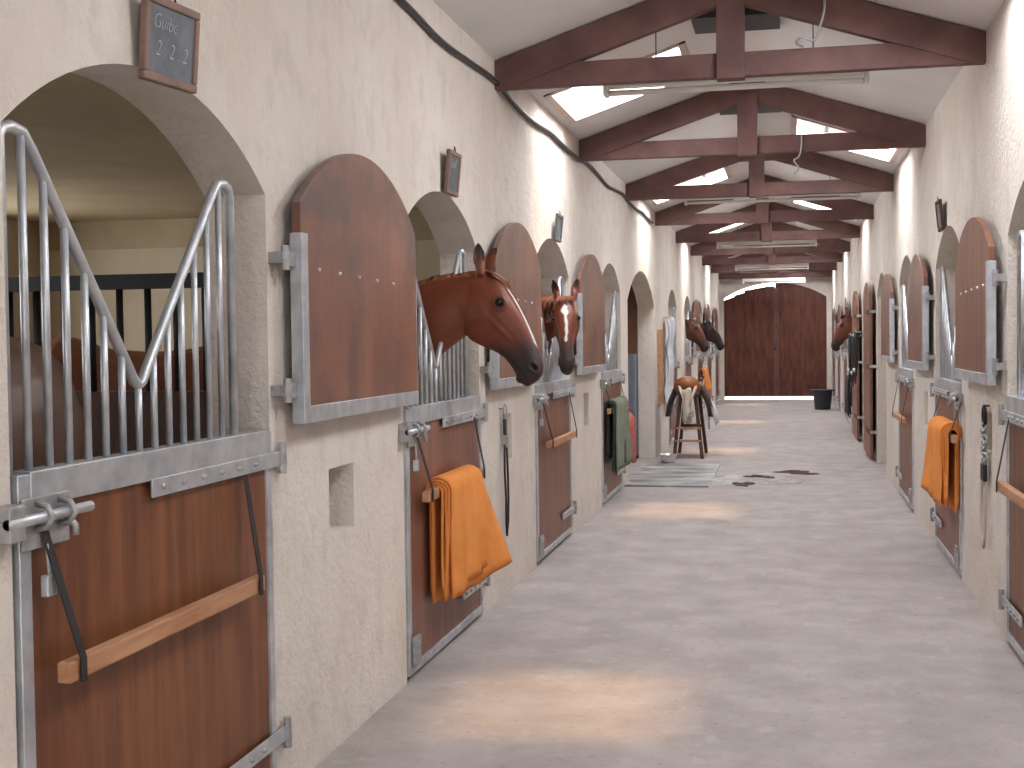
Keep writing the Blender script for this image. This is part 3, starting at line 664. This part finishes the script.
b = MB()
for i in range(9):
    for j in range(9):
        a, c = i/8, j/8; b.v.append(V((SX-.07+.14*a+.012*math.sin(a*11), SY-.185+.02*math.cos(a*9), 1.00-.48*c*(1-.25*a)-.02*math.sin(a*7))))
for i in range(8):
    for j in range(8): b.f.append([i*9+j, i*9+j+1, (i+1)*9+j+1, (i+1)*9+j])
b.build('girth', FLEECE, t, smooth=True, solid=.012)
t = thing('saddle_pad', (SX+.2, SY+.6, .9), 'pale blue and pink saddle pad under the brown saddle', 'saddle pad')
b = MB(); NA = 8; prof = [(-.155, .60), (-.20, .72), (-.165, .88), (-.11, .995), (0, 1.04), (.11, .995), (.19, .88), (.31, .70), (.36, .48)]
for i in range(NA+1):
    for x, z in prof: b.v.append(V((SX+x*1.06, SY+.10+.72*i/NA, z+.0+.02*math.sin(i*1.3+x*9))))
k = len(prof)
for i in range(NA):
    for j in range(k-1): b.f.append([i*k+j, i*k+j+1, (i+1)*k+j+1, (i+1)*k+j])
b.build('pad', PADM, t, smooth=True, solid=.02)

# ------------------------------------------------------------------ horses
HEAD = [(-.03, .025, -.10, .045, .05), (.02, .058, -.165, .075, .062), (.07, .085, -.205, .088, .068), (.13, .098, -.232, .098, .070), (.20, .101, -.245, .103, .066), (.27, .099, -.232, .092, .058),
        (.34, .094, -.190, .073, .048), (.40, .087, -.145, .060, .041), (.46, .078, -.119, .053, .040), (.52, .067, -.111, .052, .042), (.57, .057, -.112, .056, .045), (.61, .044, -.114, .055, .043), (.645, .018, -.104, .045, .036), (.662, -.02, -.088, .024, .022)]
def ring(c, U, Vv, hu, hv, n=20, e=1.0, wtop=None, wbot=None):
    out = []
    for j in range(n):
        t = 2*PI*j/n; sy, cx = math.sin(t), math.cos(t)
        sx = math.copysign(abs(cx)**e, cx); su = math.copysign(abs(sy)**e, sy)
        w = hv if wtop is None else (wbot+(wtop-wbot)*(su*.5+.5))
        out.append(c+U*(hu*su)+Vv*(w*sx))
    return out
def horse(name, label, poll, a, lat, neck, hip, ch, voxel=.008, face='none', col=(.21, .058, .022), muz=(.045, .032, .032), mane=(.20, .065, .025), mane_side=1, ear_tilt=.45, ws=1.0, ear_l=.052, ear_s=.16, ear_f=.42, group='horses in the stalls'):
    poll = V(poll); a = V(a).normalized(); l = V(lat); l = (l-a*l.dot(a)).normalized(); d = l.cross(a).normalized()
    if d.z < 0: l = -l; d = -d
    KZ = 1.05
    hip, ch = V(hip), V(ch); bd = (ch-hip); bl = math.hypot(bd.x, bd.y); bd = V((bd.x, bd.y, 0))/bl; bs = V((-bd.y, bd.x, 0)); Z = V((0, 0, 1))
    b = MB()
    b.loft([ring(poll+a*s+d*((tp+bt)/2), d, l, (tp-bt)/2, 0, 22, .86, wt*ws, wb*ws) for s, tp, bt, wt, wb in HEAD])
    b.sphere(poll+a*.60+d*-.100, .030, raw=True)                        # chin
    nk = [(V(c), hh, hw) for c, hh, hw in neck]
    rs = []
    for i, (c, hh, hw) in enumerate(nk):
        t = (nk[min(i+1, len(nk)-1)][0]-nk[max(i-1, 0)][0]).normalized(); u = (Z-t*Z.dot(t)).normalized(); rs.append(ring(c, u, t.cross(u), hh, hw, 20, .95))
    b.loft(rs)
    k = bl/1.55
    for st in ([(-.04, 1.30, .10, .10), (.03, 1.29, .26, .20), (.15, 1.32, .33, .27), (.35, 1.33, .35, .30), (.6, 1.27, .34, .29), (.85, 1.23, .36, .31), (1.1, 1.22, .38, .29), (1.3, 1.26, .38, .25), (1.48, 1.27, .31, .20), (1.58, 1.22, .17, .13)],):
        b.loft([ring(V((hip.x, hip.y, 0))+bd*(t*k)+Z*(z*KZ), Z, bs, hh*KZ, hw, 22, .95) for t, z, hh, hw in st])
    for sg in (-1, 1):
        for P in ([(1.36, .14, 1.10, .11), (1.38, .15, .90, .085), (1.38, .15, .70, .062), (1.40, .15, .52, .052), (1.39, .15, .45, .042), (1.38, .15, .26, .034), (1.38, .15, .18, .042), (1.41, .15, .10, .036), (1.43, .15, .06, .050), (1.44, .15, .0, .062)],
                  [(.22, .16, 1.15, .19), (.30, .17, .95, .14), (.25, .17, .78, .09), (.10, .16, .58, .055), (.07, .16, .52, .052), (.10, .16, .42, .040), (.12, .16, .24, .037), (.12, .16, .17, .043), (.15, .16, .10, .037), (.17, .16, .06, .050), (.18, .16, .0, .060)]):
            b.tube([V((hip.x, hip.y, 0))+bd*(t*k)+bs*(sg*s_)+Z*(z*KZ) for t, s_, z, r in P], [q[3] for q in P], 12, raw=True)
    ears = []
    for sg in (-1, 1):
        et = ear_tilt[0 if sg < 0 else 1] if isinstance(ear_tilt, tuple) else ear_tilt
        e = (-.87*a+et*d+sg*ear_s*l).normalized(); nf = ((1.05-ear_f*.75)*d+.35*a+sg*ear_f*l); nf = (nf-e*nf.dot(e)).normalized(); w = e.cross(nf)
        p0 = poll+a*-.022+d*.03+l*(sg*ear_l); ears.append((p0, e, nf, w))
        b.loft([ring(p0+e*t-nf*(.010*math.sin(PI*min(1, t/.16))), nf, w, th, ww, 12) for t, ww, th in ((-.03, .028, .028), (.02, .030, .024), (.055, .039, .019), (.09, .036, .015), (.12, .024, .012), (.145, .010, .008), (.152, .003, .004))])
    o = b.build('body', COAT)
    q = o.modifiers.new('r', 'REMESH'); q.mode = 'VOXEL'; q.voxel_size = voxel
    q = o.modifiers.new('s', 'SMOOTH'); q.factor = .5; q.iterations = 5 if voxel < .012 else 2
    dg = bpy.context.evaluated_depsgraph_get(); me = bpy.data.meshes.new_from_object(o.evaluated_get(dg))
    bpy.data.objects.remove(o)
    o = bpy.data.objects.new(name, me); C.objects.link(o); me.materials.clear(); me.materials.append(COAT); me.name = name
    tag(o, label, 'horse', group)
    ca = me.color_attributes.new('coat', 'FLOAT_COLOR', 'POINT')
    col, muz = V(col), V(muz); dark = V((.018, .012, .010)); white = V((.74, .71, .69))
    def sm(x, lo, hi): x = max(0, min(1, (x-lo)/(hi-lo))); return x*x*(3-2*x)
    for i, v in enumerate(me.vertices):
        p = v.co - poll; s, dd, ll = p.dot(a), p.dot(d), p.dot(l); c = col; al = abs(ll); sg = 1 if ll > 0 else -1
        onhead = -.06 < s < .75 and -.30 < dd < .2 and al < .2
        if onhead:
            es, ed = s-.195, dd-.028; er = math.hypot(es, ed*1.25)
            if al > .05:
                if er < .020: v.co -= l*sg*.008
                elif er < .055: v.co += l*sg*.005*math.sin(PI*(er-.020)/.035)
                c = c.lerp(dark, .85*(1-sm(er, .018, .058)))
                cr = abs(dd+.065-(s-.24)*.22)                                # cheek bone
                if .22 < s < .43: v.co += l*sg*.004*(1-sm(cr, .0, .022))*math.sin(PI*(s-.22)/.21)
                jc = math.hypot((s-.16)/.10, (dd+.12)/.10)
                v.co += l*sg*.010*(1-sm(jc, .3, 1.0))                          # round jowl
            if al > .028:
                n_ = math.hypot((s-.592-.35*(dd-.0))/.024, (dd-.002)/.016)
                if n_ < 1.0: v.co -= l*sg*.020*(1-n_**2)
                elif n_ < 1.9: v.co += l*sg*.006*math.sin(PI*(n_-1)/.9)
            mo = abs(dd+.070-(.66-s)*-.10)
            if s > .50 and mo < .008: 
                cc = V((0, 0, 0))+poll+a*s+d*-.03
                v.co += (cc-v.co)*.10*(1-mo/.008)
            c = c.lerp(muz, sm(s-.45*dd+.02*math.sin(dd*40), .36, .53)*.95)
            if al > .028:
                n_ = math.hypot((s-.592-.35*dd)/.024, (dd-.002)/.016)
                c = c.lerp(dark, 1-sm(n_, .6, 1.1))
            if s > .5: c = c.lerp(dark, .6*(1-sm(mo, .002, .008)))
            if face == 'blaze' and dd > .01:
                wd = .021*sm(s, .10, .14)*(1-sm(s, .17, .23))+.0095*sm(s, .14, .2)*(1-sm(s, .44, .47))
                wd *= 1+.22*math.sin(s*75+ll*60)
                if wd > .001: c = c.lerp(white, 1-sm(abs(ll-.007*math.sin(s*14)), wd*.75, wd*1.2+.002))
            if face == 'stripe' and dd > .03:
                wd = .016*sm(s, .12, .16)*(1-sm(s, .47, .52))
                if wd > .001: c = c.lerp(white, 1-sm(abs(ll), wd*.8, wd*1.3+.002))
        for p0, e, nf, w in ears:
            p = v.co-p0; t = p.dot(e); x = p.dot(w); y = p.dot(nf)
            if .02 < t < .19 and abs(x) < .05 and abs(y) < .04:
                k_ = sm(t, .015, .085)
                if y > -.008*math.sin(PI*min(1, t/.16)) and v.normal.dot(nf) > .3:
                    inn = 1-sm(abs(x), .016, .034); v.co -= nf*.014*inn*k_; c = c.lerp(dark, .97*inn*k_)
                c = c.lerp(dark, .7*sm(t, .09, .14))
        if v.co.z < .55 and not onhead: c = c.lerp(dark, .7*(1-sm(v.co.z, .2, .55)))
        ca.data[i].color = (c.x, c.y, c.z, 1)
    for p in me.polygons: p.use_smooth = True
    for sg in (-1, 1):
        b = MB(); b.sphere(poll+a*.195+d*.026+l*(sg*.082*ws), .0185, raw=True); b.build('eye', EYEM, o, smooth=True)
    MM = hair_mat(name+'_hair', mane)
    # mane over the crest, forelock, tail
    b = MB(); rnd = random.Random(len(label)); tops = []
    for i in range(len(nk)-1):
        for q in range(9):
            t = q/9; c = nk[i][0].lerp(nk[i+1][0], t); hh = nk[i][1]*(1-t)+nk[i+1][1]*t; tg = (nk[i+1][0]-nk[i][0]).normalized(); u = (Z-tg*Z.dot(tg)).normalized(); tops.append((c, hh, nk[i][2]*(1-t)+nk[i+1][2]*t, u, tg.cross(u)))
    for c, hh, hw, u, sd in tops:
        for q in range(2):
            sg = mane_side; j = rnd.uniform(-.02, .02)
            P = [c+u*(hh-.02), c+u*(hh+.012)+sd*sg*.02, c+u*(hh*.80)+sd*sg*(hw*.62+.012), c+u*(hh*.45+j)+sd*sg*(hw*.95+.012), c+u*(hh*.1+j*2)+sd*sg*(hw*1.02+.010)]
            tw = V((rnd.uniform(-.02, .02), rnd.uniform(-.02, .02), 0))
            b.tube([p+tw*(i/4) for i, p in enumerate(P)], [.010, .014, .012, .009, .002], 6, raw=True)
    b.build('mane', MM, o, smooth=True)
    b = MB()
    for q in range(13):
        x = (q-6)*.006; ln = .15-.009*abs(q-6)+rnd.uniform(-.03, .02)
        b.tube([poll+a*-.02+d*.03+l*x, poll+a*.02+d*.073+l*x*1.6, poll+a*.07+d*.098+l*x*2.2, poll+a*ln+d*.108+l*(x*2.0+rnd.uniform(-.01, .01))], [.006, .007, .005, .001], 6, raw=True)
    b.build('forelock', MM, o, smooth=True)
    b = MB(); h0 = V((hip.x, hip.y, 0))
    b.tube([h0+bd*.02+Z*1.5, h0-bd*.07+Z*1.45, h0-bd*.11+Z*1.25, h0-bd*.10+Z*.9, h0-bd*.08+Z*.55], [.03, .045, .06, .07, .01], 10, raw=True); b.build('tail', MM, o, smooth=True)
    return o
# 1: head over the second door, in profile
horse('horse', 'chestnut horse in profile, head stretched over the door with the orange blanket', (-1.665, 6.93, 2.06), (.525, -.08, -.85), (0, 1, 0),
      [((-2.92, 7.00, 1.38), .34, .19), ((-2.62, 6.97, 1.54), .30, .155), ((-2.32, 6.95, 1.68), .265, .125), ((-2.05, 6.94, 1.795), .225, .105), ((-1.88, 6.93, 1.872), .19, .092), ((-1.75, 6.93, 1.925), .155, .082), ((-1.67, 6.93, 1.975), .115, .07), ((-1.61, 6.93, 2.01), .08, .06)],
      (-4.62, 7.02, 0), (-3.0, 7.0, 0), .0075, 'stripe', (.175, .045, .020), (.034, .026, .028), (.25, .085, .032), -1, (1.30, .48), 1.0, .055, .16, .95)
# 2: facing the viewer over the third door
horse('horse', 'chestnut horse with a white blaze facing out over the third door', (-1.725, 10.06, 2.02), (.10, -.58, -.80), (1, .12, 0),
      [((-2.95, 10.30, 1.40), .34, .19), ((-2.68, 10.32, 1.57), .295, .155), ((-2.38, 10.33, 1.72), .245, .125), ((-2.10, 10.30, 1.82), .20, .105), ((-1.88, 10.22, 1.89), .16, .092), ((-1.76, 10.13, 1.93), .115, .08)],
      (-3.35, 10.3, 0) if False else (-4.6, 10.35, 0), (-3.0, 10.3, 0), .0075, 'blaze', (.150, .037, .018), (.040, .026, .026), (.16, .045, .02), 1, .30, 1.18, .068, .22)
# 3, 4: two in the distance on the same side, 5: one opposite
horse('horse', 'distant brown horse in profile just above the saddle stand', (-1.80, 24.35, 2.06), (.50, -.05, -.85), (0, 1, 0),
      [((-2.92, 24.4, 1.40), .34, .19), ((-2.6, 24.4, 1.60), .28, .15), ((-2.3, 24.37, 1.76), .235, .12), ((-2.05, 24.36, 1.85), .20, .10), ((-1.78, 24.35, 1.94), .13, .08)],
      (-4.6, 24.4, 0), (-3.0, 24.4, 0), .016, 'none', (.12, .045, .026), (.035, .024, .022), (.03, .016, .012))
horse('horse', 'distant dark horse in profile nearest the far gate, ears up', (-1.70, 27.85, 2.05), (.52, -.05, -.80), (0, 1, 0),
      [((-2.92, 27.9, 1.40), .34, .19), ((-2.6, 27.9, 1.60), .28, .15), ((-2.3, 27.87, 1.76), .235, .12), ((-2.05, 27.86, 1.85), .20, .10), ((-1.76, 27.85, 1.94), .13, .08)],
      (-4.6, 27.9, 0), (-3.0, 27.9, 0), .016, 'none', (.040, .020, .016), (.025, .018, .018), (.02, .012, .01))
horse('horse', 'bay horse looking out over a door on the right wall', (1.06, 24.2, 2.08), (-.40, -.10, -.88), (0, 1, 0),
      [((2.25, 24.3, 1.40), .34, .19), ((1.93, 24.28, 1.60), .28, .15), ((1.6, 24.25, 1.76), .235, .12), ((1.32, 24.22, 1.86), .19, .10), ((1.10, 24.2, 1.95), .13, .08)],
      (3.95, 24.3, 0), (2.35, 24.3, 0), .014, 'none', (.18, .055, .030), (.03, .02, .02), (.02, .012, .01))
# 6: standing inside the nearest stall, only its rump in view
horse('horse', 'grey-brown horse inside the nearest stall, only its rump seen through the bars', (-2.85, 1.2, 1.75), (-.2, -.6, -.7), (1, 0, 0),
      [((-2.72, 2.35, 1.40), .34, .19), ((-2.75, 2.05, 1.52), .28, .15), ((-2.78, 1.75, 1.60), .23, .12), ((-2.80, 1.5, 1.63), .19, .10), ((-2.83, 1.28, 1.65), .13, .08)],
      (-2.62, 4.15, 0), (-2.72, 2.5, 0), .014, 'none', (.13, .075, .055), (.05, .035, .03), (.04, .025, .02))
